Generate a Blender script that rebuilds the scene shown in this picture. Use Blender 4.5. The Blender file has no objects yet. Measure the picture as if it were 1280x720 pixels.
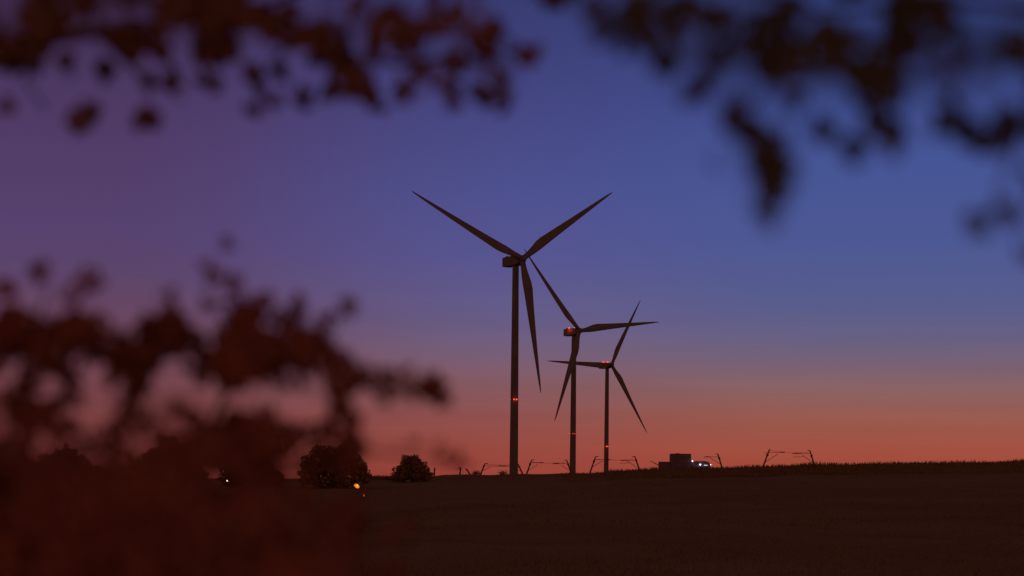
import bpy, math, random
import numpy as np
from mathutils import Vector, Matrix
random.seed(7)
rad = math.radians
sc = bpy.context.scene
# ------------------------------------------------------------ camera
F = 2667.0                       # focal length in pixels of a 1280 wide picture (75 mm on 36 mm)
ROLL = rad(0.55)
CAMZ = 1.7
RT = Vector((math.cos(ROLL), 0, math.sin(ROLL)))
UP = Vector((-math.sin(ROLL), 0, math.cos(ROLL)))
cam = bpy.data.objects.new('camera', bpy.data.cameras.new('camera'))
sc.collection.objects.link(cam)
cam.matrix_world = Matrix(((RT.x, UP.x, 0, 0), (RT.y, UP.y, -1, 0), (RT.z, UP.z, 0, CAMZ), (0, 0, 0, 1)))
cam.data.sensor_width = 36
cam.data.lens = F * 36 / 1280
cam.data.shift_y = 280 / 1280
cam.data.clip_start = 0.05
cam.data.clip_end = 30000
cam.data.dof.use_dof = True
cam.data.dof.focus_distance = 900
cam.data.dof.aperture_fstop = 1.65
cam.data.dof.aperture_blades = 0
sc.camera = cam

# ------------------------------------------------------------ exposure
sc.view_settings.view_transform = 'Standard'
sc.view_settings.look = 'None'
sc.view_settings.exposure = 0
sc.view_settings.gamma = 1

def lin(c):
    return tuple((v/255/12.92 if v/255 <= .04045 else ((v/255+.055)/1.055)**2.4) for v in c)

# ------------------------------------------------------------ dusk sky
world = bpy.data.worlds.new('World'); sc.world = world; world.use_nodes = True
wn = world.node_tree; N = wn.nodes; L = wn.links; N.clear()
def math_node(op, a=None, b=None, c=None):
    n = N.new('ShaderNodeMath'); n.operation = op
    for i, v in enumerate((a, b, c)):
        if v is None: continue
        if isinstance(v, (int, float)): n.inputs[i].default_value = v
        else: L.new(v, n.inputs[i])
    return n.outputs[0]
geo = N.new('ShaderNodeTexCoord'); sep = N.new('ShaderNodeSeparateXYZ'); L.new(geo.outputs['Generated'], sep.inputs[0])
X, Y, Z = sep.outputs
hor = math_node('SQRT', math_node('ADD', math_node('MULTIPLY', X, X), math_node('MULTIPLY', Y, Y)))
elev = math_node('DIVIDE', Z, math_node('MAXIMUM', hor, .001))
tval = math_node('SQRT', math_node('MINIMUM', math_node('MAXIMUM', elev, 0.0), 1.0))
azi = math_node('ARCTAN2', X, Y)
def ramp(rows):
    r = N.new('ShaderNodeValToRGB'); cr = r.color_ramp; cr.interpolation = 'B_SPLINE' if False else 'LINEAR'
    pts = sorted((math.sqrt(max(0, (640-y)/F)), lin(c)) for y, c in rows)
    pts.append((0.62, tuple(v*.75 for v in pts[-1][1]))); pts.append((1.0, (.022, .027, .06)))
    while len(cr.elements) < len(pts): cr.elements.new(.5)
    for e, (p, c) in zip(cr.elements, pts): e.position = p; e.color = (*c, 1)
    L.new(tval, r.inputs[0]); return r.outputs[0]
# dusk colours by elevation (row of the photograph they were read at) towards three azimuths
SKY_L = ramp([(0,(66,46,88)),(130,(76,54,98)),(200,(82,58,106)),(300,(86,64,112)),(350,(92,66,108)),(420,(108,68,92)),(480,(116,66,78)),(530,(122,62,66)),(600,(118,50,48)),(640,(112,44,40))])  # red light leak on the left is put into these sky colours
SKY_C = ramp([(0,(54,58,114)),(130,(68,69,132)),(240,(76,80,146)),(320,(86,84,148)),(400,(102,92,138)),(440,(118,94,124)),(480,(134,90,100)),(520,(146,80,80)),(560,(156,74,66)),(590,(158,68,58)),(640,(150,60,50))])
SKY_R = ramp([(0,(50,66,126)),(100,(58,74,140)),(200,(68,84,152)),(300,(74,88,152)),(380,(86,92,144)),(430,(106,96,130)),(480,(136,98,104)),(520,(156,90,80)),(560,(166,80,66)),(590,(168,72,58)),(640,(160,62,50))])
def mixc(f, a, b):
    m = N.new('ShaderNodeMix'); m.data_type = 'RGBA'
    if isinstance(f, (int, float)): m.inputs[0].default_value = f
    else: L.new(f, m.inputs[0])
    for s, v in ((m.inputs[6], a), (m.inputs[7], b)):
        if isinstance(v, tuple): s.default_value = (*v, 1)
        else: L.new(v, s)
    return m.outputs[2]
def mapr(v, a, b, smooth=True):
    m = N.new('ShaderNodeMapRange'); m.interpolation_type = 'SMOOTHSTEP' if smooth else 'LINEAR'
    L.new(v, m.inputs[0]); m.inputs[1].default_value = a; m.inputs[2].default_value = b
    return m.outputs[0]
c1 = mixc(mapr(azi, -.19, .01), SKY_L, SKY_C)
c2 = mixc(mapr(azi, -.02, .15), c1, SKY_R)
back = N.new('ShaderNodeValToRGB')        # sky behind the camera, made bright and red as unseen fill light
for _ in range(2): back.color_ramp.elements.new(.5)
cr = back.color_ramp
for e, (p, c) in zip(cr.elements, ((0, (.50, .135, .060)), (.35, (.52, .14, .065)), (.7, (.25, .080, .045)), (1, (.060, .030, .030)))):
    e.position = p; e.color = (*c, 1)
L.new(tval, back.inputs[0])
front_back = mapr(math_node('ABSOLUTE', azi), .5, 1.8)
# thin uneven haze layers low in the sky
hz = N.new('ShaderNodeCombineXYZ'); L.new(math_node('MULTIPLY', azi, 5), hz.inputs[0]); L.new(math_node('MULTIPLY', elev, 95), hz.inputs[1])
nzs = N.new('ShaderNodeTexNoise'); nzs.inputs['Scale'].default_value = 1.0; nzs.inputs['Detail'].default_value = 5; nzs.inputs['Roughness'].default_value = .55
L.new(hz.outputs[0], nzs.inputs['Vector'])
amp = mapr(elev, .16, .02)
streak = math_node('ADD', 1.0, math_node('MULTIPLY', math_node('MULTIPLY', math_node('SUBTRACT', nzs.outputs[0], .5), amp), .30))
vm = N.new('ShaderNodeVectorMath'); vm.operation = 'SCALE'; L.new(c2, vm.inputs[0]); L.new(streak, vm.inputs['Scale']); c2 = vm.outputs[0]
sky = mixc(front_back, c2, back.outputs[0])
nish = N.new('ShaderNodeTexSky'); nish.sky_type = 'NISHITA'; nish.sun_disc = False
nish.sun_elevation = rad(-4); nish.sun_rotation = rad(8)
bgN = N.new('ShaderNodeBackground'); bgN.inputs[1].default_value = .05; L.new(nish.outputs[0], bgN.inputs[0])
bg = N.new('ShaderNodeBackground'); bg.inputs[1].default_value = .93; L.new(sky, bg.inputs[0])
addn = N.new('ShaderNodeAddShader'); L.new(bg.outputs[0], addn.inputs[0]); L.new(bgN.outputs[0], addn.inputs[1])
out = N.new('ShaderNodeOutputWorld'); L.new(addn.outputs[0], out.inputs[0])
# the sun is under the horizon: what is left of it is a faint, wide, red afterglow
sun = bpy.data.objects.new('sun', bpy.data.lights.new('sun', 'SUN')); sc.collection.objects.link(sun)
sun.data.energy = .05; sun.data.angle = rad(30); sun.data.color = (1, .45, .3)
sun.rotation_euler = (rad(-87), 0, rad(-8))

# ------------------------------------------------------------ helpers
def at(px, py, D):
    """point of the plane y = D that shows at this pixel of the photograph"""
    p = RT*((px-640)/F*D) + UP*((640-py)/F*D)
    return Vector((p.x, D, p.z + CAMZ))
def link(o, parent=None):
    sc.collection.objects.link(o)
    if parent is not None: o.parent = parent
    return o
def tag(o, label=None, cat=None, group=None, kind=None):
    for k, v in (('label', label), ('category', cat), ('group', group), ('kind', kind)):
        if v: o[k] = v
    return o
def empty(name, loc, label, cat, group=None):
    o = bpy.data.objects.new(name, None); o.location = loc; o.empty_display_size = .3
    link(o); return tag(o, label, cat, group)
class MB:
    def __init__(s): s.v = []; s.f = []
    def add(s, v, f):
        b = len(s.v); s.v += [tuple(p) for p in v]; s.f += [tuple(i+b for i in q) for q in f]; return s
    def box(s, c, d, M=None):
        c = Vector(c); vs = [Vector((x*d[0]/2, y*d[1]/2, z*d[2]/2)) for x in (-1, 1) for y in (-1, 1) for z in (-1, 1)]
        if M is not None: vs = [M @ v for v in vs]
        return s.add([c+v for v in vs], [(0,1,3,2),(4,6,7,5),(0,4,5,1),(2,3,7,6),(0,2,6,4),(1,5,7,3)])
    def tube(s, pts, rs, n=8, caps=True):
        pts = [Vector(p) for p in pts]
        if isinstance(rs, (int, float)): rs = [rs]*len(pts)
        ring = []; vs = []
        ref = None
        for i, p in enumerate(pts):
            d = (pts[min(i+1, len(pts)-1)] - pts[max(i-1, 0)]).normalized()
            if ref is None:
                ref = Vector((0, 0, 1)) if abs(d.z) < .9 else Vector((1, 0, 0))
            a = d.cross(ref).normalized(); b = a.cross(d).normalized(); ref = b
            for k in range(n):
                t = 2*math.pi*k/n; vs.append(p + (a*math.cos(t)+b*math.sin(t))*rs[i])
        fs = [(i*n+k, i*n+(k+1) % n, (i+1)*n+(k+1) % n, (i+1)*n+k) for i in range(len(pts)-1) for k in range(n)]
        if caps: fs += [tuple(range(n))[::-1], tuple((len(pts)-1)*n+k for k in range(n))]
        return s.add(vs, fs)
    def ball(s, c, r, nu=10, nv=7, sq=(1, 1, 1)):
        c = Vector(c); vs = [c+Vector((0, 0, r*sq[2]))]
        for j in range(1, nv):
            ph = math.pi*j/nv
            for k in range(nu):
                t = 2*math.pi*k/nu
                vs.append(c+Vector((r*sq[0]*math.sin(ph)*math.cos(t), r*sq[1]*math.sin(ph)*math.sin(t), r*sq[2]*math.cos(ph))))
        vs.append(c-Vector((0, 0, r*sq[2])))
        fs = [(0, 1+k, 1+(k+1) % nu) for k in range(nu)]
        for j in range(nv-2):
            b = 1+j*nu
            fs += [(b+k, b+nu+k, b+nu+(k+1) % nu, b+(k+1) % nu) for k in range(nu)]
        b = 1+(nv-2)*nu
        fs += [(b+k, len(vs)-1, b+(k+1) % nu) for k in range(nu)]
        return s.add(vs, fs)
    def mesh(s, name, m, smooth=False):
        me = bpy.data.meshes.new(name); me.from_pydata(s.v, [], s.f); me.materials.append(m)
        if smooth: me.polygons.foreach_set('use_smooth', [True]*len(me.polygons))
        me.update(); return me
    def build(s, name, m, parent=None, smooth=False, origin=None):
        if parent is not None and origin is None: origin = parent.location
        if origin is not None: s.v = [tuple(Vector(p)-origin) for p in s.v]
        o = bpy.data.objects.new(name, s.mesh(name, m, smooth))
        if parent is None and origin is not None: o.location = origin
        return link(o, parent)
def mat(name, col, rough=.8, spec=.3, noise=None, scale=5., col2=None, metal=0):
    m = bpy.data.materials.new(name); m.use_nodes = True
    nt = m.node_tree; p = nt.nodes['Principled BSDF']
    p.inputs['Base Color'].default_value = (*col, 1); p.inputs['Roughness'].default_value = rough
    p.inputs['Specular IOR Level'].default_value = spec; p.inputs['Metallic'].default_value = metal
    tc = nt.nodes.new('ShaderNodeTexCoord'); nz = nt.nodes.new('ShaderNodeTexNoise'); nz.inputs['Scale'].default_value = scale
    nz.inputs['Detail'].default_value = 6
    nt.links.new(tc.outputs['Object'], nz.inputs['Vector'])
    r = nt.nodes.new('ShaderNodeValToRGB'); r.color_ramp.elements[0].position = .35; r.color_ramp.elements[1].position = .65
    c2 = col2 or tuple(v*.7 for v in col)
    r.color_ramp.elements[0].color = (*c2, 1); r.color_ramp.elements[1].color = (*col, 1)
    nt.links.new(nz.outputs[0], r.inputs[0]); nt.links.new(r.outputs[0], p.inputs['Base Color'])
    return m
def glow(name, col, s):
    m = bpy.data.materials.new(name); m.use_nodes = True
    p = m.node_tree.nodes['Principled BSDF']; p.inputs['Base Color'].default_value = (*col, 1)
    p.inputs['Emission Color'].default_value = (*col, 1); p.inputs['Emission Strength'].default_value = s
    return m
def lamp(name, loc, col, power, parent, r=.1):
    l = bpy.data.lights.new(name, 'POINT'); l.color = col; l.energy = power; l.shadow_soft_size = r
    o = bpy.data.objects.new(name, l); o.location = loc - parent.location; link(o, parent); return o
M = dict(
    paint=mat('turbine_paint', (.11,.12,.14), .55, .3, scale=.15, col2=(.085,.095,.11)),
    soil=mat('field_soil', (.22,.155,.092), 1, 0, scale=.05, col2=(.18,.125,.074)),
    crop=mat('dry_crop', (.16,.13,.08), 1, 0, scale=.2, col2=(.12,.10,.06)),
    leafL=mat('reddish_leaf', (.25,.165,.155), .85, .03, scale=9, col2=(.17,.115,.11)),
    leafB=mat('bush_leaf_red_glow', (.34,.14,.115), .85, .03, scale=2.2, col2=(.21,.10,.085)),  # red glow of the lower left corner is put into this leaf colour
    leafR=mat('brown_green_leaf', (.12,.15,.16), .85, .03, scale=9, col2=(.085,.11,.115)),
    bark=mat('bark', (.16,.10,.07), .9, .1, scale=14, col2=(.09,.06,.04)),
    far_leaf=mat('far_foliage', (.22,.15,.10), .9, .0, scale=1.2, col2=(.16,.11,.075)),
    steel=mat('galvanised_steel', (.10,.07,.065), .6, .4, scale=3),
    dark=mat('dark_cladding', (.13,.10,.12), .7, .3, scale=1.5),
    veh=mat('vehicle_paint', (.16,.11,.15), .4, .5, scale=2),
    glass=mat('dark_glass', (.03,.03,.04), .1, .6, scale=2),
    red=glow('red_aviation_lamp', (1,.06,.02), 2), white=glow('white_lamp', (.8,.85,1), 3.5),
    strip=glow('lit_window', (.55,.85,.80), .8),
    orange=glow('orange_lamp', (1,.27,.03), .75), hot=glow('orange_lamp_core', (1,.5,.15), 1.6), pinkw=glow('pale_lamp', (1,.62,.5), 3),
    redsmall=glow('red_signal', (1,.07,.03), 1.2),
)

# ------------------------------------------------------------ terrain
CR = [(-900,602),(-200,598),(280,598.5),(455,597.5),(535,597),(550,593.5),(600,593),(700,592.5),(755,590.5),(800,587),(835,587.5),(870,585.5),(905,585),(960,584),(1000,582),(1280,577),(2200,572)]
cx = np.array([c[0] for c in CR], float); cy = np.array([c[1] for c in CR], float)
DC = 300.
def terrain(x, y):
    x = np.asarray(x, float); y = np.asarray(y, float)
    yy = np.maximum(y, 1.)
    px = 640 + F*x/np.maximum(y, DC*.5)
    px = np.clip(px, -900, 2200)
    py = np.interp(px, cx, cy)
    H = ((640-py)/F*DC) + (px-640)/F*DC*math.tan(ROLL)      # crest height over the camera
    t = np.clip(y/DC, 0, 1)
    lift = 2.1 - .0*x
    h = -CAMZ + (H+CAMZ)*t**lift
    dip = 1.1*np.exp(-((y-150)/45)**2)/(1+np.exp((x-(-9))/2.2))
    h = h-dip
    far = np.clip((y-DC)/500, 0, 1); far = far*far*(3-2*far)
    h = np.where(y > DC, (H-.6*np.clip((y-DC)/40, 0, 1))*(1-far) + (-1.2)*far, h)
    h = np.where(y < 0, -CAMZ, h)
    h = h + .05*np.sin(x*.9+y*.13)*np.clip(y/60, 0, 1) + .04*np.sin(x*.37-y*.21)*np.clip(y/60, 0, 1)
    return h + CAMZ
ys = np.concatenate([np.linspace(-60, 20, 12), np.linspace(26, 200, 60), np.linspace(203, 300, 34), np.linspace(306, 460, 26), np.linspace(480, 1000, 24), np.geomspace(1080, 22000, 20)])
us = np.concatenate([np.linspace(-1, -.27, 14), np.linspace(-.262, .262, 170), np.linspace(.27, 1, 14)])
gv = []; W = len(us)
for y in ys:
    w = np.sign(us)*np.abs(us)*1.0
    half = max(y, 40)
    xs = np.where(np.abs(us) <= .262, us*half, np.sign(us)*(.262*half + (np.abs(us)-.262)*(half*2+250)))
    zs = terrain(xs, np.full_like(xs, y))
    gv += list(zip(xs, [y]*W, zs))
gf = [(j*W+i, j*W+i+1, (j+1)*W+i+1, (j+1)*W+i) for j in range(len(ys)-1) for i in range(W-1)]
g = MB(); g.v = [tuple(map(float, p)) for p in gv]; g.f = gf
ground = g.build('ground', M['soil'], smooth=True); tag(ground, kind='structure')
def tz(x, y): return float(terrain(x, y))

# crop / grass: many blades, one object, denser and taller along the crest on the right
def grass():
    rng = np.random.default_rng(3)
    def blades(n, y0, y1, dens):
        y = rng.uniform(y0, y1, n); u = rng.uniform(-.30, .30, n); x = u*y
        px = 640+F*u
        keep = rng.uniform(0, 1, n) < dens(px); return x[keep], y[keep], px[keep]
    A = [blades(90000, 262, 306, lambda p: np.clip((p-520)/260, .25, 1)),
         blades(70000, 110, 262, lambda p: np.ones_like(p)*.8),
         blades(50000, 30, 110, lambda p: np.ones_like(p)*.8)]
    x = np.concatenate([a[0] for a in A]); y = np.concatenate([a[1] for a in A]); px = np.concatenate([a[2] for a in A])
    n = len(x); z = terrain(x, y)-.03
    patch = .5+.5*np.sin(x*.55+2*np.sin(x*.17+y*.05))*np.sin(x*.23+1.3)
    hmax = np.where(px < 545, .12, np.where(px < 700, .14, np.where(px < 760, .36, .68)))
    hmax = np.where(y < 262, .22, hmax)
    h = hmax*(.25+.75*rng.uniform(0, 1, n)**2.2)*(.55+.6*patch)
    w = np.where(y > 110, .045, .02)*rng.uniform(.6, 1.3, n)
    a = rng.uniform(0, 2*np.pi, n); lx = rng.normal(0, .28, n)*h; ly = rng.normal(0, .28, n)*h
    dx, dy = np.cos(a)*w, np.sin(a)*w
    P = np.empty((n, 4, 3)); P[:, 0] = np.stack([x-dx, y-dy, z], 1); P[:, 1] = np.stack([x+dx, y+dy, z], 1)
    P[:, 2] = np.stack([x+dx*.5+lx*.4, y+dy*.5+ly*.4, z+h*.6], 1); P[:, 3] = np.stack([x+lx, y+ly, z+h], 1)
    me = bpy.data.meshes.new('field_grass'); V = P.reshape(-1, 3)
    me.vertices.add(len(V)); me.vertices.foreach_set('co', V.ravel())
    idx = np.arange(n)[:, None]*4 + np.array([0, 1, 2, 3, 0, 2])[None, :]
    idx = np.arange(n)[:, None]*4 + np.array([0, 1, 2, 0, 2, 3])[None, :]
    me.loops.add(n*6); me.loops.foreach_set('vertex_index', idx.ravel().astype(np.int32))
    me.polygons.add(n*2); me.polygons.foreach_set('loop_start', (np.arange(n*2)*3).astype(np.int32))
    me.update(calc_edges=True); me.materials.append(M['crop'])
    o = link(bpy.data.objects.new('field_grass', me))
    tag(o, 'dark dry grass growing over the field and its crest', 'grass', kind='stuff')
grass()

# ------------------------------------------------------------ wind turbines
def loft_blade():
    """span along +X, trailing edge to +Y, rotor normal +Z"""
    R = 66.; n = 18; st = [1.2, 2.5, 4, 6, 8.5, 11.5, 15, 20, 26, 33, 40, 47, 53, 58, 61.5, 64, 65.4, 66]
    mb = MB(); rings = []
    for s in st:
        t = s/R
        if s < 15: k = max(0, min(1, (s-2.5)/10.5)); k = k*k*(3-2*k); c = 2.7+(4.8-2.7)*k
        else: c = 4.8*(1-((s-15)/51.5)**.92*.86)
        if s > 61: c *= max(.08, math.sqrt(max(0, 1-((s-61)/5.05)**2)))
        kk = max(0, min(1, (s-2.5)/11)); th = 2.5*(1-kk)+c*.30*kk if s < 15 else c*(.30-.14*t)
        tw = rad(14*(1-t)**2+1); ax = .5*(1-kk)+.30*kk
        ring = []
        for i in range(n):
            a = 2*math.pi*i/n
            yc = c*(.5-.5*math.cos(a)) ; zc = th*.5*math.sin(a)
            if kk > 0: zc *= (1-kk)+kk*(1.25*(1-(yc/c)*.75))
            yy = yc-ax*c
            y2 = yy*math.cos(tw)-zc*math.sin(tw); z2 = yy*math.sin(tw)+zc*math.cos(tw)
            ring.append((s, y2, z2+1.0*t*t))
        rings += ring
    m = len(st)
    fs = [(i*n+k, i*n+(k+1) % n, (i+1)*n+(k+1) % n, (i+1)*n+k) for i in range(m-1) for k in range(n)]
    fs += [tuple(range(n))[::-1], tuple((m-1)*n+k for k in range(n))]
    return mb.add(rings, fs).mesh('blade', M['paint'], True)
BLADE = loft_blade()
HX = Vector((0, 0, 1))
def revolve(prof, n=20):
    mb = MB(); vs = [(r*math.cos(2*math.pi*k/n), r*math.sin(2*math.pi*k/n), z) for z, r in prof for k in range(n)]
    fs = [(i*n+k, i*n+(k+1) % n, (i+1)*n+(k+1) % n, (i+1)*n+k) for i in range(len(prof)-1) for k in range(n)]
    fs += [tuple(range(n))[::-1], tuple((len(prof)-1)*n+k for k in range(n))]
    return mb.add(vs, fs)
HUB = revolve([(-1.9, 1.5), (-1.7, 1.75), (0, 1.85), (1.2, 1.7), (2.1, 1.25), (2.6, .7), (2.8, .15)]).mesh('hub', M['paint'], True)
def nacelle_mesh():
    mb = MB(); sec = []            # rounded rectangle sections along -Z (backwards); X is sideways, Y is up
    prof = [(-1.2, 1.5, 1.5, .4), (-2.4, 2.0, 2.1, .1), (-5, 2.2, 2.4, 0), (-14.6, 2.2, 2.4, 0), (-15.6, 2.1, 2.2, 0)]
    n = 0
    for z, w, h, yo in prof:
        ring = []
        for cxs, cys in ((1, 1), (-1, 1), (-1, -1), (1, -1)):
            for q in range(4):
                a0 = {(1, 1): 0, (-1, 1): 90, (-1, -1): 180, (1, -1): 270}[(cxs, cys)]
                a = rad(a0+q*30); r = .45
                ring.append((cxs*(w-r)+r*math.cos(a), yo+cys*(h-r)+r*math.sin(a), z))
        n = len(ring); sec += ring
    m = len(prof)
    fs = [(i*n+k, i*n+(k+1) % n, (i+1)*n+(k+1) % n, (i+1)*n+k) for i in range(m-1) for k in range(n)]
    fs += [tuple(range(n))[::-1], tuple((m-1)*n+k for k in range(n))]
    mb.add(sec, fs)
    mb.box((0, 2.6, -13.6), (2.6, .7, .25))                      # cooler fin on the roof
    return mb.mesh('nacelle', M['paint'])
NAC = nacelle_mesh()
NL = MB().ball((0, 0, 0), .42).mesh('aviation_light', M['red'], True)
TL = MB().ball((0, 0, 0), .30).mesh('aviation_light', M['red'], True)
DOOR = MB().box((0, 0, 0), (1.0, .12, 2.2)).mesh('door', M['steel'])
def turbine(C, n, b0, label, ty, tower_dim, nac_light, dtop=3.1):
    C = Vector(C)+Vector((0, 0, CAMZ)); n = Vector(n).normalized(); b0 = Vector(b0)
    b0 = (b0-n*b0.dot(n)).normalized()
    nh = Vector((n.x, n.y, 0)).normalized()
    base = C-nh*6.3; base.z = tz(base.x, base.y)-.2
    t = empty('wind_turbine', base, label, 'wind turbine', 'wind turbines standing beyond the field')
    top = C.z-base.z-1.6-.6
    prof = [(0, 2.35), (.5, 2.25)]
    for k in range(1, 13): s = k/12; prof.append((.5+(top-.5)*s, 2.2-(2.2-dtop/2)*s))
    tower = link(bpy.data.objects.new('tower', revolve(prof, 28).mesh('tower', M['paint'], True)), t)
    d = link(bpy.data.objects.new('door', DOOR), t); d.location = (0, -2.3, 1.9)
    side = n.cross(Vector((0, 0, 1))).normalized(); upn = side.cross(n).normalized()
    R3 = Matrix((side, upn, n)).transposed()
    def put(name, me, R, loc, par=t, ploc=None):
        o = bpy.data.objects.new(name, me); link(o, par)
        o.matrix_local = Matrix.Translation(loc) @ R.to_4x4(); return o
    sd = nh.cross(Vector((0, 0, 1))).normalized()
    nac = put('nacelle', NAC, Matrix((sd, Vector((0, 0, 1)), nh)).transposed(), C-base-Vector((0, 0, .35)))
    if nac_light:
        for sx in (-1.1, .6):
            l = link(bpy.data.objects.new('aviation_light', NL), nac); l.scale = (nac_light**1.6,)*3; l.location = (sx*1.9+.9, 2.75, -8.5-sx)
        lo = bpy.data.objects.new('red_glow', bpy.data.lights.new('red_glow', 'POINT')); lo.data.color = (1, .08, .03); lo.data.energy = 260*nac_light; lo.data.shadow_soft_size = .4
        link(lo, nac); lo.location = (3.6, 1.4, -9.0)
    put('hub', HUB, R3, C-base)
    for k in range(3):
        a = k*2*math.pi/3
        b = (b0*math.cos(a)+n.cross(b0)*math.sin(a)).normalized(); y = n.cross(b)
        put('blade', BLADE, Matrix((b, y, n)).transposed(), C-base)
    # ring of obstruction lights part way up the tower
    D = base.y; zl = at(645, ty, D).z-base.z; rr = 2.2-(2.2-dtop/2)*zl/top+.25
    for ang, sz in ((-95, 1.15), (-60, 1.3), (188, .45), (60, .8)):
        l = link(bpy.data.objects.new('aviation_light', TL), t); l.location = (rr*math.cos(rad(ang)), rr*math.sin(rad(ang)), zl + (.25 if ang == -62 else 0))
        l.scale = (tower_dim*sz,)*3 if tower_dim > .7 else (.75,)*3
    if tower_dim > .7:
        lo = bpy.data.objects.new('red_glow', bpy.data.lights.new('red_glow', 'POINT')); lo.data.color = (1, .06, .02); lo.data.energy = 60; lo.data.shadow_soft_size = .2
        link(lo, t); lo.location = (0.2, -rr-1.0, zl)
    return t
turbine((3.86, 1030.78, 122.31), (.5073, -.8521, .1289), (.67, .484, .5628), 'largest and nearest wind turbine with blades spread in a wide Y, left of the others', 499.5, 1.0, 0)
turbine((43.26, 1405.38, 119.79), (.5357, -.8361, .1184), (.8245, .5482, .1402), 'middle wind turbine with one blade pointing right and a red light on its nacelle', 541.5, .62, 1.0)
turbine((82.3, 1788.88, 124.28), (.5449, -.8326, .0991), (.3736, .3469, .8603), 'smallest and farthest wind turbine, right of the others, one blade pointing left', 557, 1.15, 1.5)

# ------------------------------------------------------------ leaning railway masts beyond the crest
DM = 420.
def mast(bx, by, tx, ty, cap, arm, brace, label, arm2=None):
    """all in pixels: foot at the crest, top, tip of the cap, arm (x0,x1,y, thick from), brace"""
    foot = at(bx, by, DM); top = at(tx, ty, DM); d = top-foot
    zg = tz(foot.x, DM)
    g0 = foot - d*((foot.z-zg+.1)/d.z)
    t = empty('catenary_mast', g0, label, 'mast', 'leaning railway masts along the crest')
    m = MB(); m.tube([g0, foot, top], [.22, .18, .13], 6)
    m.build('post', M['steel'], t)
    if cap: MB().tube([top, at(cap[0], cap[1], DM)], [.11, .06], 6).build('cap', M['steel'], t)
    for i, a in enumerate((arm, arm2)):
        if not a: continue
        x0, x1, y, xt = a
        MB().tube([at(x0, y, DM), at(x1, y+.3, DM)], .045, 5).build('arm', M['steel'], t)
        if xt is not None: MB().tube([at(xt, y+.1, DM), at((xt+x1)/2, y-.1, DM), at(x1, y+.4, DM)], [.07, .11, .07], 6).build('insulator', M['steel'], t)
    if brace: MB().tube([at(brace[0], brace[1], DM), at(brace[2], brace[3], DM)], .05, 5).build('brace', M['steel'], t)
    k = .35; c = top.lerp(foot, k)
    MB().tube([c+d*.09, c+d*.02, c-d*.07], [.14, .30, .16], 6).build('bracket', M['steel'], t)
    return t
mast(602,590,606,579.8,(610,579.3),(605,629,582.4,622),(603.5,588,613,584),'short mast leaning right, left of the largest turbine tower')
mast(652.5,591,647.5,580,(645,579.4),(647,627,582.6,634),(651.5,589,642,584.5),'mast leaning left against the foot of the largest turbine tower')
mast(659,590.5,664.5,575,(668,574.6),(663,680,578.4,672.5),(661,588,672,580.5),'mast leaning right, just right of the largest turbine tower')
mast(713.5,590,708.5,575.5,(705.5,575.2),(708,691,579.4,699),(711.5,588,702,582),'mast leaning left at the foot of the middle turbine tower')
mast(738.5,588,744.5,570.8,(748.2,570.3),(743.5,764,574.5,755),(741,583.5,753.5,575.8),'mast leaning right between the middle and the smallest turbine')
mast(798.5,585,793.5,570.6,(790,571.2),(793,776,575.4,784),(796,584.5,784,576),'mast leaning left, between the smallest turbine and the dark building',(788,774,578.6,None))
mast(902,583,897.5,567.6,(894.3,567.4),(898,880,571,888),(901,580.5,887,571.8),'mast leaning left, just right of the vehicle with white lights')
mast(954,583,962,561.2,None,(955.5,981,565.4,975),(957,577.5,973,567),'tallest mast leaning right near the right end of the crest')
mast(1018,582,1012.5,563.5,(1009.5,563),(1012,990,567,1002),(1016,578,1003,569),'mast leaning left, right of the tallest one, the rightmost mast of all',(1004,991,571,None))
mast(575,592,575.8,584,(573,584.2),(575.5,568,586,None),None,'stubby upright mast with a short left arm on the flat crest')
mast(543,592.5,543.4,584.5,None,None,None,'bare upright post just right of the round bush')
mast(586.5,591.5,582.8,586,(581,586),None,None,'tiny post leaning left beside a grass tuft on the flat crest')

for x0, y0, x1, y1, lab in ((606,580,647,580.4,'thin wire spanning between the masts left of and at the largest tower'), (664.5,577.5,708.5,578,'thin wire spanning from the largest tower to the middle one'), (744.5,573.8,793.5,574.2,'thin wire spanning past the smallest turbine tower'), (962,563,1012.5,565.5,'thin wire spanning from the tallest mast to its right neighbour')):
    a = at(x0, y0, DM); b = at(x1, y1, DM); pts = [a.lerp(b, k/8)-Vector((0, 0, .18*(1-(k/4-1)**2))) for k in range(9)]
    tag(MB().tube(pts, .028, 5).build('overhead_wire', M['steel'], None, origin=a), lab, 'wire', 'wires between the masts')

# ------------------------------------------------------------ stepped building and vehicle on the crest
p0 = at(852, 586, DM); zb = tz(p0.x, DM)
def spanbox(mb, x0, x1, y0, y1, d0=0, d1=3.5, zbot=None):
    a = at(x0, y0, DM); b = at(x1, y1, DM); z1 = a.z; z0 = b.z if zbot is None else zbot
    mb.box(((a.x+b.x)/2, DM+(d0+d1)/2, (z0+z1)/2), (b.x-a.x, d1-d0, z1-z0)); return mb
bt = empty('building', Vector((p0.x, DM, zb)), 'dark windowless stepped building, tall block with a low annexe on its left', 'building')
wall = spanbox(MB(), 839.3, 863.7, 567.6, 600, 0, 5, zb-.2).build('tower_block', M['dark'], bt)
spanbox(MB(), 839.0, 864.0, 567.0, 567.6, -.06, 5.06).build('roof_edge', M['steel'], bt)
spanbox(MB(), 846, 850, 566.2, 567.0, 1.5, 3).build('roof_hatch', M['steel'], bt)
spanbox(MB(), 825, 839.25, 577.6, 600, .3, 4.6, zb-.2).build('annexe', M['dark'], bt)
spanbox(MB(), 824.8, 839.28, 577.0, 577.6, .25, 4.65).build('annexe_roof', M['steel'], bt)
MB().tube([at(826.5, 583, DM+.6), at(813, 576.3, DM+.6)], [.11, .06], 6).build('boom', M['steel'], bt)
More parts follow.
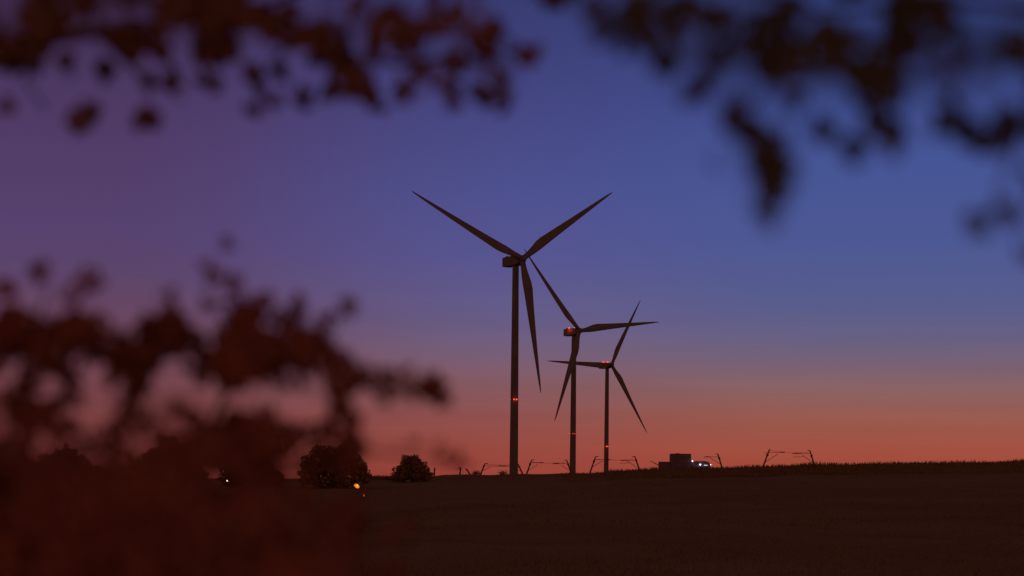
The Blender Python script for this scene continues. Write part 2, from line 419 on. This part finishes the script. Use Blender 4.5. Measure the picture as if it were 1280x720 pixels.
for zz in (572.5, 578):   # cladding joints
    spanbox(MB(), 839.32, 863.68, zz, zz+.25, -.03, 0).build('joint', M['steel'], bt)
pv = at(876, 584, DM); vt = empty('vehicle', Vector((pv.x, DM, tz(pv.x, DM))), 'low dark vehicle with a rounded nose and white lamps, parked right of the building', 'vehicle')
prof = [(864.5, 589), (864.5, 576.6), (868, 576.1), (880, 576.2), (883.5, 576.6), (886, 577.8), (887.6, 579.6), (888.3, 582), (888.3, 589)]
body = MB(); vs = [at(x, y, DM) for x, y in prof]; vs2 = [v+Vector((0, 2.6, 0)) for v in vs]; k = len(vs)
body.add(vs+vs2, [tuple(range(k)), tuple(range(2*k-1, k-1, -1))]+[(i, i+k, (i+1) % k+k, (i+1) % k) for i in range(k)])
body.build('body', M['veh'], vt)
spanbox(MB(), 868, 873, 578, 580.6, -.02, .05).build('window', M['glass'], vt)
spanbox(MB(), 880, 884.2, 581.1, 582.1, -.05, .02).build('window', M['strip'], vt)['label'] = 'lit window strip'
for wx in (868, 875, 883):
    c = at(wx, 588, DM)+Vector((0, .15, 0)); MB().tube([c-Vector((0, .25, 0)), c+Vector((0, .15, 0))], .48, 16).build('wheel', M['glass'], vt)
for i, (lx, ly, r, pw) in enumerate(((865.5, 576.4, .11, 3.5), (875.2, 580.8, .14, 9), (887.8, 580.9, .09, 1))):
    c = at(lx, ly, DM)+Vector((0, -.15 if i < 2 else .4, 0))
    if i == 2: c.x += .12
    MB().ball(c, r).build('headlight', M['white'], vt, True)
    lamp('lamp_light', c+Vector((0, -.9, -.2)), (.55, .6, 1), pw, vt, .1)

# ------------------------------------------------------------ lamps in the dip on the left
def street_lamp(px, py, D, kind, label, lean=0):
    p = at(px, py, D); z = tz(p.x, D); base = Vector((p.x+.55, D, z))
    t = empty('street_lamp', base, label, 'street lamp', 'lit lamps in front of the dark field')
    top = Vector((base.x, D, p.z+.12))
    MB().tube([base-Vector((0, 0, .2)), base+Vector((0, 0, .8)), top], [.035, .026, .022], 8).build('post', M['bark'], t, True)
    MB().tube([top, top+Vector((-.2, 0, .12)), Vector((p.x+.1, D, p.z+.18))], [.035, .03, .03], 8).build('arm', M['steel'], t, True)
    if kind == 'orange':
        h = MB(); h.ball(p, .21, 14, 9, (1, .7, .62)); o = h.build('lamp_shade', M['orange'], t, True)
        Rm = Matrix.Rotation(rad(32), 4, 'Y'); me = o.data; q = p-t.location
        me.transform(Matrix.Translation(q) @ Rm @ Matrix.Translation(-q))
        MB().ball(p+Vector((.04, -.14, .05)), .055).build('bulb', M['hot'], t, True)
        lamp('lamp_light', p+Vector((0, -.3, -.2)), (1, .4, .1), 2.5, t)
    else:
        MB().ball(p, .05).build('bulb', M['pinkw'], t, True)
        q = Vector((p.x, D, p.z))
        MB().tube([q+Vector((-.10, 0, .02)), q+Vector((-.02, 0, .09)), q+Vector((.10, 0, -.02)), q+Vector((.16, 0, -.12))], [.03, .04, .035, .02], 6).build('lamp_shade', M['steel'], t, True)
        lamp('lamp_light', p+Vector((0, -.3, -.2)), (1, .5, .35), 1.5, t)
street_lamp(446, 607.5, 150, 'orange', 'glowing orange lamp at the foot of the left dark tree')
street_lamp(284, 601, 150, 'pale', 'small pale pink lamp far left in the dark, left of the orange one')
DR = next(d for d in range(120, 290) if at(455.3, 619.5, d).z - tz(at(455.3, 619.5, d).x, d) < .6)
p = at(455.3, 619.5, DR); t = empty('marker_light', Vector((p.x, DR, tz(p.x, DR))), 'tiny red light near the ground, just below right of the orange lamp', 'marker light')
MB().tube([t.location-Vector((0, 0, .1)), p-Vector((0, 0, .08))], .05, 8).build('post', M['bark'], t)
MB().ball(p, .09, 10, 7, (.7, .7, 1.4)).build('bulb', M['redsmall'], t, True)

# ------------------------------------------------------------ leaves
def leaf_cloud(name, pts, sizes, m, parent, rng, fold=.25, oval=.62, droop=.3):
    """many separate little leaves, each a folded pointed oval, as one foliage mesh"""
    n = len(pts); base = np.array([[0, 0, 0], [.25, .5, 0], [.62, .42, 0], [1, 0, 0], [.62, -.42, 0], [.25, -.5, 0], [.5, 0, -.12]], float)
    base[:, 1] *= oval; base[[1, 2, 4, 5], 2] += fold*.25; base[3, 2] -= .12
    q = rng.normal(size=(n, 4)); q /= np.linalg.norm(q, axis=1)[:, None]
    w, x, y, z = q.T
    Rm = np.stack([1-2*(y*y+z*z), 2*(x*y-z*w), 2*(x*z+y*w), 2*(x*y+z*w), 1-2*(x*x+z*z), 2*(y*z-x*w), 2*(x*z-y*w), 2*(y*z+x*w), 1-2*(x*x+y*y)], 1).reshape(n, 3, 3)
    V = np.einsum('nij,kj->nki', Rm, base-np.array([.5, 0, 0]))*np.asarray(sizes)[:, None, None] + np.asarray(pts)[:, None, :]
    V = V.reshape(-1, 3)
    if parent is not None: V = V-np.array(parent.location)
    tri = np.array([[0, 5, 6], [5, 4, 6], [4, 3, 6], [3, 2, 6], [2, 1, 6], [1, 0, 6]])
    idx = (np.arange(n)[:, None, None]*7+tri[None]).reshape(-1)
    me = bpy.data.meshes.new(name); me.vertices.add(len(V)); me.vertices.foreach_set('co', V.ravel())
    me.loops.add(len(idx)); me.loops.foreach_set('vertex_index', idx.astype(np.int32))
    me.polygons.add(len(idx)//3); me.polygons.foreach_set('loop_start', (np.arange(len(idx)//3)*3).astype(np.int32))
    me.update(calc_edges=True); me.materials.append(m)
    return link(bpy.data.objects.new(name, me), parent)

# mid-distance trees
def far_tree(px, py_base, w, h, D, label, seed, lobes, leaf=.28, n=5200, ground=None):
    rng = np.random.default_rng(seed); s = D/F
    c = at(px, py_base, D); z0 = tz(c.x, D) if ground is None else ground
    t = empty('tree', Vector((c.x, D, z0)), label, 'tree', 'dark trees at the edge of the field')
    P = []
    for lx, ly, lr in lobes:                 # lobes in pixels
        k = int(n*lr*lr/sum(l[2]**2 for l in lobes))
        d = rng.normal(size=(k, 3)); d /= np.linalg.norm(d, axis=1)[:, None]
        r = rng.uniform(.1, 1, k)**.38*(1+.13*np.sin(d[:, 0]*7+lx)+.12*np.sin(d[:, 2]*9+ly))
        cc = at(lx, ly, D+rng.uniform(-1.2, 1.2))
        P.append(np.array(cc)+d*r[:, None]*lr*s)
    P = np.concatenate(P); P = P[P[:, 2] > z0+.1]
    leaf_cloud('crown', P, rng.uniform(.7, 1.5, len(P))*leaf, M['far_leaf'], t, rng)
    top = at(px, py_base-h*.7, D); tr = MB()
    tr.tube([t.location-Vector((0, 0, .3)), t.location.lerp(top, .5)+Vector((.1, 0, 0)), top], [.3, .2, .05], 8)
    for lx, ly, lr in lobes[:5]:
        a = t.location.lerp(top, .45); tr.tube([a, a.lerp(at(lx, ly, D), .5)+Vector((0, 0, .15)), at(lx, ly, D)], [.13, .08, .03], 6)
    tr.build('trunk', M['bark'], t, True)
far_tree(420, 600, 80, 45, 250, 'broad dark tree behind the orange lamp, on the left', 1, [(398,578,19),(420,574,19),(440,580,16),(388,592,17),(410,595,24),(435,594,22),(450,588,10),(402,566,9),(433,566,9),(457,596,9)], n=9000)
far_tree(515, 600, 50, 30, 280, 'round dark bush standing on the crest left of the turbines', 2, [(514,585,16),(505,590,13),(525,590,13),(515,577,8),(498,596,9),(534,595,8),(508,578,6),(522,579,6)], leaf=.22, n=6500)
far_tree(340, 604, 50, 30, 260, 'low dark tree left of the broad one, mostly hidden behind the near bush', 3, [(330,596,16),(318,590,14),(345,600,12),(302,588,18),(290,594,16)], n=5000)
far_tree(210, 604, 80, 50, 255, 'tall dark tree farthest left beyond the near bush', 4, [(210,575,24),(190,585,22),(232,586,20),(212,560,14),(180,596,18),(245,596,16)], n=8000)
far_tree(80, 604, 80, 50, 262, 'dark tree at the left edge beyond the near bush', 5, [(80,582,22),(60,590,20),(102,590,18),(84,570,13),(40,596,16),(120,597,14)], n=7000)
# low hedge tufts on the flat line left of the bush
rng = np.random.default_rng(12); P = []
hd = empty('hedge', at(472, 600, 290)*1.0, 'low ragged hedge on the skyline between the two left trees', 'hedge')
hd.location.z = tz(hd.location.x, 290)
for k in range(26):
    x = 458+k*1.5; c = at(x, 598.5-1.6*abs(math.sin(k*1.7)), 290)
    P.append(np.array(c)+rng.normal(size=(70, 3))*np.array([.16, .3, .13]))
P = np.concatenate(P); leaf_cloud('foliage', P, rng.uniform(.1, .22, len(P)), M['far_leaf'], hd, rng)
MB().tube([hd.location, hd.location+Vector((0, 0, .5))], .05, 6).build('stem', M['bark'], hd)
hd2 = empty('shrub', at(590, 592, 297), 'small dark tuft of shrub beside the short posts on the crest', 'shrub'); hd2.location.z = tz(hd2.location.x, 297)
P = np.concatenate([np.array(at(x, 591.5, 297))+rng.normal(size=(140, 3))*np.array([.22, .3, .16]) for x in (594, 597, 627, 631)])
leaf_cloud('foliage', P, rng.uniform(.08, .2, len(P)), M['far_leaf'], hd2, rng)
MB().tube([hd2.location, hd2.location+Vector((.2, 0, .4))], .04, 6).build('stem', M['bark'], hd2)

# ------------------------------------------------------------ near trees, far out of focus
def near_foliage(parent, m, clusters, D, leaf, seed, cover=1.15, masses=(), mcov=1.2):
    rng = np.random.default_rng(seed); P = []; S = []
    for c in clusters:
        px, py, r = c[:3]; dens = c[3] if len(c) > 3 else 1; s = D/F
        rl = leaf/s                          # leaf length in pixels
        n = max(1, int(round(cover*dens*(math.pi*r*r)/(rl*rl*.40))))
        for k in range(n):
            rr = r*1.12*rng.uniform()**.6; a = rng.uniform(0, 6.283)
            if math.hypot(px+rr*math.cos(a)-284, py+rr*math.sin(a)-604) < 15: continue
            y = D*(1+rng.normal()*.03)+rng.normal()*.1
            P.append(np.array(at(px+rr*math.cos(a), py+rr*math.sin(a), y))); S.append(leaf*rng.uniform(.75, 1.2))
    for px, py, r in masses:             # twigs that reach towards the viewer and blur more
        Dn = D*rng.uniform(.52, .66); s = Dn/F; rl = leaf*.8/s
        for k in range(max(2, int(mcov*math.pi*r*r/(rl*rl*.40)))):
            rr = r*math.sqrt(rng.uniform()); a = rng.uniform(0, 6.283)
            if math.hypot(px+rr*math.cos(a)-284, py+rr*math.sin(a)-604) < 20: continue
            P.append(np.array(at(px+rr*math.cos(a), py+rr*math.sin(a), Dn+rng.normal()*.12))); S.append(leaf*.8*rng.uniform(.75, 1.2))
    return leaf_cloud('foliage', np.array(P), S, m, parent, rng, oval=.72)
def stems(parent, D, lines):
    m = MB()
    for ln in lines:
        pts = [at(p[0], p[1], D*(p[3] if len(p) > 3 else 1)) for p in ln]; m.tube(pts, [p[2]*D/F for p in ln], 8)
    return m.build('branch', M['bark'], parent, True)
def off_trunk(parent, pts, rs):
    MB().tube(pts, rs, 12).build('trunk', M['bark'], parent, True)
rnd = random.Random(5)
# tree whose branch hangs in at the top left
D1 = 4.7
A = [(300,12,20),(340,30,18),(370,45,16),(395,42,15),(285,60,15),(402,70,13),(322,20,16),(285,30,20),(360,20,14,.7),
 (315,90,12),(352,92,9),(317,136,8),(345,122,8),(381,121,11),(325,113,7),(411,115,10),(430,85,20),(440,106,14),(462,118,11),(455,98,10),(473,133,8),(420,60,14),(425,45,12,.7),
 (503,115,11),(480,25,14,.7),(490,15,12,.7),(452,6,12,.8),(510,65,14,.7),(530,90,9,.7),(540,30,14,.7),(565,20,10,.7),(545,3,12),(562,8,8,.7),(470,58,14,.8),(500,45,12,.7),
 (567,78,13),(562,112,11),(566,126,8),(590,50,8,.7),(600,55,9),(620,35,10),(607,72,7),(597,115,10),(605,122,9),(625,98,9),(628,130,9),(630,114,8),(655,72,11),(665,66,8),(640,92,6,.6),(615,60,7,.6)]
for i in range(30): A.append((rnd.uniform(-60, 285), rnd.uniform(-30, 75), rnd.uniform(14, 24), .8))
for i in range(14): A.append((rnd.uniform(-40, 270), rnd.uniform(60, 150), rnd.uniform(9, 14), .9))
for i in range(26): A.append((rnd.uniform(-60, 700), rnd.uniform(-110, -10), rnd.uniform(16, 26), .7))
g1 = tz(-1.75, D1)
t1 = empty('tree', Vector((-1.62, D1, g1)), 'blurred near tree whose leafy branch hangs in at the top left', 'tree', 'blurred near trees framing the view')
near_foliage(t1, M['leafL'], A, D1, .036, 21, 6, [(300,15,34),(350,28,30),(400,48,30),(440,80,30),(490,40,40),(545,55,42),(598,75,34),(590,22,30),(628,100,20),(515,90,20),(455,30,36)]+[(x, 15+20*math.sin(x), 40) for x in range(-40, 280, 50)], 1.15)
stems(t1, D1, [[(-230,120,14),(-60,70,11),(120,40,8),(285,22,6),(370,44,5),(430,70,4),(500,80,3),(570,70,2.4),(630,90,1.6)],
               [(370,44,3.5),(340,80,2.2),(318,120,1.5)], [(430,70,3),(440,100,2),(475,130,1.4)], [(500,80,2.2),(540,40,2),(620,34,1.5),(660,66,1)],
               [(570,70,2),(566,120,1.3)], [(600,80,1.6),(628,126,1.1)], [(120,40,5),(170,90,2.6),(230,125,1.6)], [(60,55,5),(30,100,2.6),(60,140,1.6)],
               [(285,22,4),(400,-20,3.4),(520,-60,3),(680,-90,2)]])
tp = at(-230, 120, D1)
off_trunk(t1, [t1.location-Vector((0, 0, .1)), Vector((-1.6, D1, 1.2)), tp, Vector((-1.5, D1+.3, 4.2)), Vector((-1.3, D1+.5, 6.2))], [.15, .12, .10, .07, .02])
# tree whose branch hangs in at the top right
D2 = 3.1
B = [(940,165,14),(975,180,13),(978,205,14),(972,245,13),(962,275,9),(948,200,12),(968,225,18),(810,45,16),(850,20,18),(900,30,18),(925,60,14),(985,90,14),(800,22,22),(815,8,18),(790,5,18),(740,4,14),(750,35,12),(763,40,10),(780,50,11),(830,75,14),(827,70,9),(840,30,10,.6),(870,108,12,.8),(865,118,10,.8),(885,92,14,.7),(890,72,12,.7),(900,60,10,.7),(850,5,16,.8),(880,8,16,.7),
 (965,60,26),(970,35,24),(985,10,20),(962,82,18),(995,120,10),(993,132,8),(925,140,14),(918,152,12),(935,163,13),(953,180,16),(957,200,18),(970,190,14),(960,225,17),(962,245,14),(958,266,9),(974,225,9),(890,200,9,.45),(940,20,14,.6),(915,15,14,.6),(990,60,16)]
for i in range(22): B.append((rnd.uniform(1000, 1330), rnd.uniform(-30, 110), rnd.uniform(18, 28), .85))
for i in range(14): B.append((rnd.uniform(1025, 1330), rnd.uniform(110, 210), rnd.uniform(13, 22), .8))
for i in range(5): B.append((rnd.uniform(1120, 1330), rnd.uniform(220, 330), rnd.uniform(10, 17), .8))
for i in range(14): B.append((rnd.uniform(800, 1330), rnd.uniform(-130, -20), rnd.uniform(18, 28), .7))
t2 = empty('tree', Vector((1.15, D2, tz(1.15, D2))), 'blurred near tree whose leafy sprays hang in at the top right', 'tree', 'blurred near trees framing the view')
near_foliage(t2, M['leafR'], B, D2, .030, 22, 5, [(790,18,30),(830,48,24),(880,35,44),(895,90,26),(950,40,40),(965,95,26),(953,180,26),(966,208,26),(964,238,18),(960,264,11),(935,150,18),(870,100,18),(930,148,14)]+[(x, 45+25*math.sin(x), 46) for x in range(1020, 1330, 50)], 1.2)
stems(t2, D2, [[(1620,60,13),(1400,20,9),(1200,0,6),(1040,10,4),(960,20,3),(880,15,2.2),(800,20,1.6),(750,30,1.2)],
               [(1040,20,5),(985,80,3.4),(930,140,2.8),(955,190,2.4),(960,262,1.6)], [(880,25,3),(890,80,2),(868,115,1.4)], [(1200,0,5),(1120,80,3),(1100,160,2)], [(1400,20,7),(1290,130,4),(1230,290,2)], [(820,24,2),(830,74,1.4)]])
off_trunk(t2, [t2.location-Vector((0, 0, .1)), Vector((1.14, D2, 1.4)), at(1620, 60, D2), Vector((1.2, D2+.2, 3.6)), Vector((1.3, D2+.4, 5.4))], [.11, .09, .075, .05, .015])
# the rest of both crowns, above the view
def crown(parent, c, r, n, m, leaf, seed):
    rng = np.random.default_rng(seed); d = rng.normal(size=(n, 3)); d /= np.linalg.norm(d, axis=1)[:, None]
    lump = 1+.22*np.sin(d[:, 0]*6)*np.sin(d[:, 1]*5+1)+.12*np.sin(d[:, 2]*11)
    P = np.array(c)+d*(rng.uniform(.05, 1, n)**.4*lump)[:, None]*np.array(r)
    leaf_cloud('crown', P, rng.uniform(.7, 1.3, n)*leaf, m, parent, rng, oval=.72)
    mb = MB(); base = Vector((parent.location.x, parent.location.y, c[2]-r[2]*.9))
    for k in range(9):
        a = k*2.4; e = Vector(c)+Vector((r[0]*.8*math.cos(a), r[1]*.8*math.sin(a), r[2]*(-.5+.13*k)))
        mb.tube([base, base.lerp(e, .5)+Vector((0, 0, .12)), e], [.035, .02, .006], 6)
    mb.build('branch', M['bark'], parent, True)
crown(t1, (-1.5, D1+.3, 5.2), (1.6, 1.4, 1.5), 9000, M['leafL'], .06, 51)
crown(t2, (1.5, D2+.3, 4.7), (1.4, 1.2, 1.4), 8000, M['leafR'], .06, 52)
# near bush at the lower left
D3 = 4.6
Cc = [(300,420,26),(325,405,14),(350,400,12),(330,430,20),(360,420,14),(300,450,26),(345,450,18),(375,445,16),(395,425,14),(410,435,12),(290,390,16),(420,500,12),(445,520,9),(420,570,14),(300,540,22),(325,550,22),(300,395,14),(345,425,16),(362,440,16),(335,445,14),(380,455,16),(405,462,15),(430,470,12),(315,440,18),(445,478,12),(465,480,10),(500,482,9),(412,540,12),(300,560,20),(360,556,16),(385,575,14),(345,585,16),(310,585,22),(440,570,12),(286,303,9,.5),(290,355,12,.8),(313,380,13),(332,378,12),(318,392,12),(370,378,9),(376,390,9),(360,400,11,.8),(375,412,13),(409,395,11),(405,402,8),(433,384,10),(437,391,7),(390,430,18),(400,442,16),(410,450,15),(424,446,12),(380,420,13),(300,410,22),(295,440,26),(310,460,26),(328,450,18,.7),(345,466,14,.6),(350,482,12,.8),(370,472,13),(290,470,20),(420,478,14,.8),(440,465,14),(455,470,13),(470,466,11,.8),(490,474,11),(510,464,7,.7),(480,488,12),(475,500,7),(530,488,16),(546,492,14),(555,500,9),(540,478,12),(518,484,11),
 (422,492,14),(425,510,14),(428,530,16),(440,552,15),(450,562,12),(425,552,14),(436,575,12),(445,545,11,.8),(330,525,17),(310,548,24),(350,545,20),(380,545,13),(400,552,11),(290,580,26),(328,575,18),(295,530,18),(270,560,30),(520,558,10,.35),(560,570,14,.4),(576,579,9,.5),(545,550,8,.25),(505,562,8,.25),(350,562,14,.8),(372,530,9,.7)]
for i in range(75): Cc.append((rnd.uniform(-60, 285), 395+245*rnd.uniform(0, 1)**.8, rnd.uniform(10, 24), .9))
for i in range(12): Cc.append((rnd.uniform(-60, 270), rnd.uniform(340, 410), rnd.uniform(10, 17), .8))
for i in range(120):
    u = rnd.random(); Cc.append((-60+560*u**1.35, rnd.uniform(560+70*u, 760), rnd.uniform(20, 32), 1.5*(1.05-u*.9)))
t3 = empty('bush', Vector((-1.0, D3, tz(-1.0, D3))), 'blurred near bush filling the lower left, red glow put into its leaf colour', 'bush')
for i in range(26): Cc.append((-60+14*i+rnd.uniform(-8, 8), 432+22*math.sin(i*.9)+rnd.uniform(-10, 10), rnd.uniform(20, 30), .8))
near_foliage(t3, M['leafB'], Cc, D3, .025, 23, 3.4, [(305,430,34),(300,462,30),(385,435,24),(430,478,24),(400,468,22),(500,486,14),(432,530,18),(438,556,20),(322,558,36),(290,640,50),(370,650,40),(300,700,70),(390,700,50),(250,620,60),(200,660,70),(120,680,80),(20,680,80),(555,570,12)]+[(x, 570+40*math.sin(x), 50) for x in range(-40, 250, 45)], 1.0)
stems(t3, D3, [[(60,1600,9),(85,1200,8),(110,900,7),(180,640,6),(260,540,5),(300,450,4),(310,385,2.5)], [(260,560,5),(350,545,4),(425,520,3.4),(425,480,3),(400,440,2.4),(378,395,1.6)],
               [(425,480,2.6),(480,484,2.2),(550,494,1.5)], [(405,440,2),(433,386,1.3)], [(180,640,5),(330,600,3),(440,560,2.4),(575,578,1.2)], [(110,900,6),(40,640,5),(20,480,3.4),(60,360,2)]])
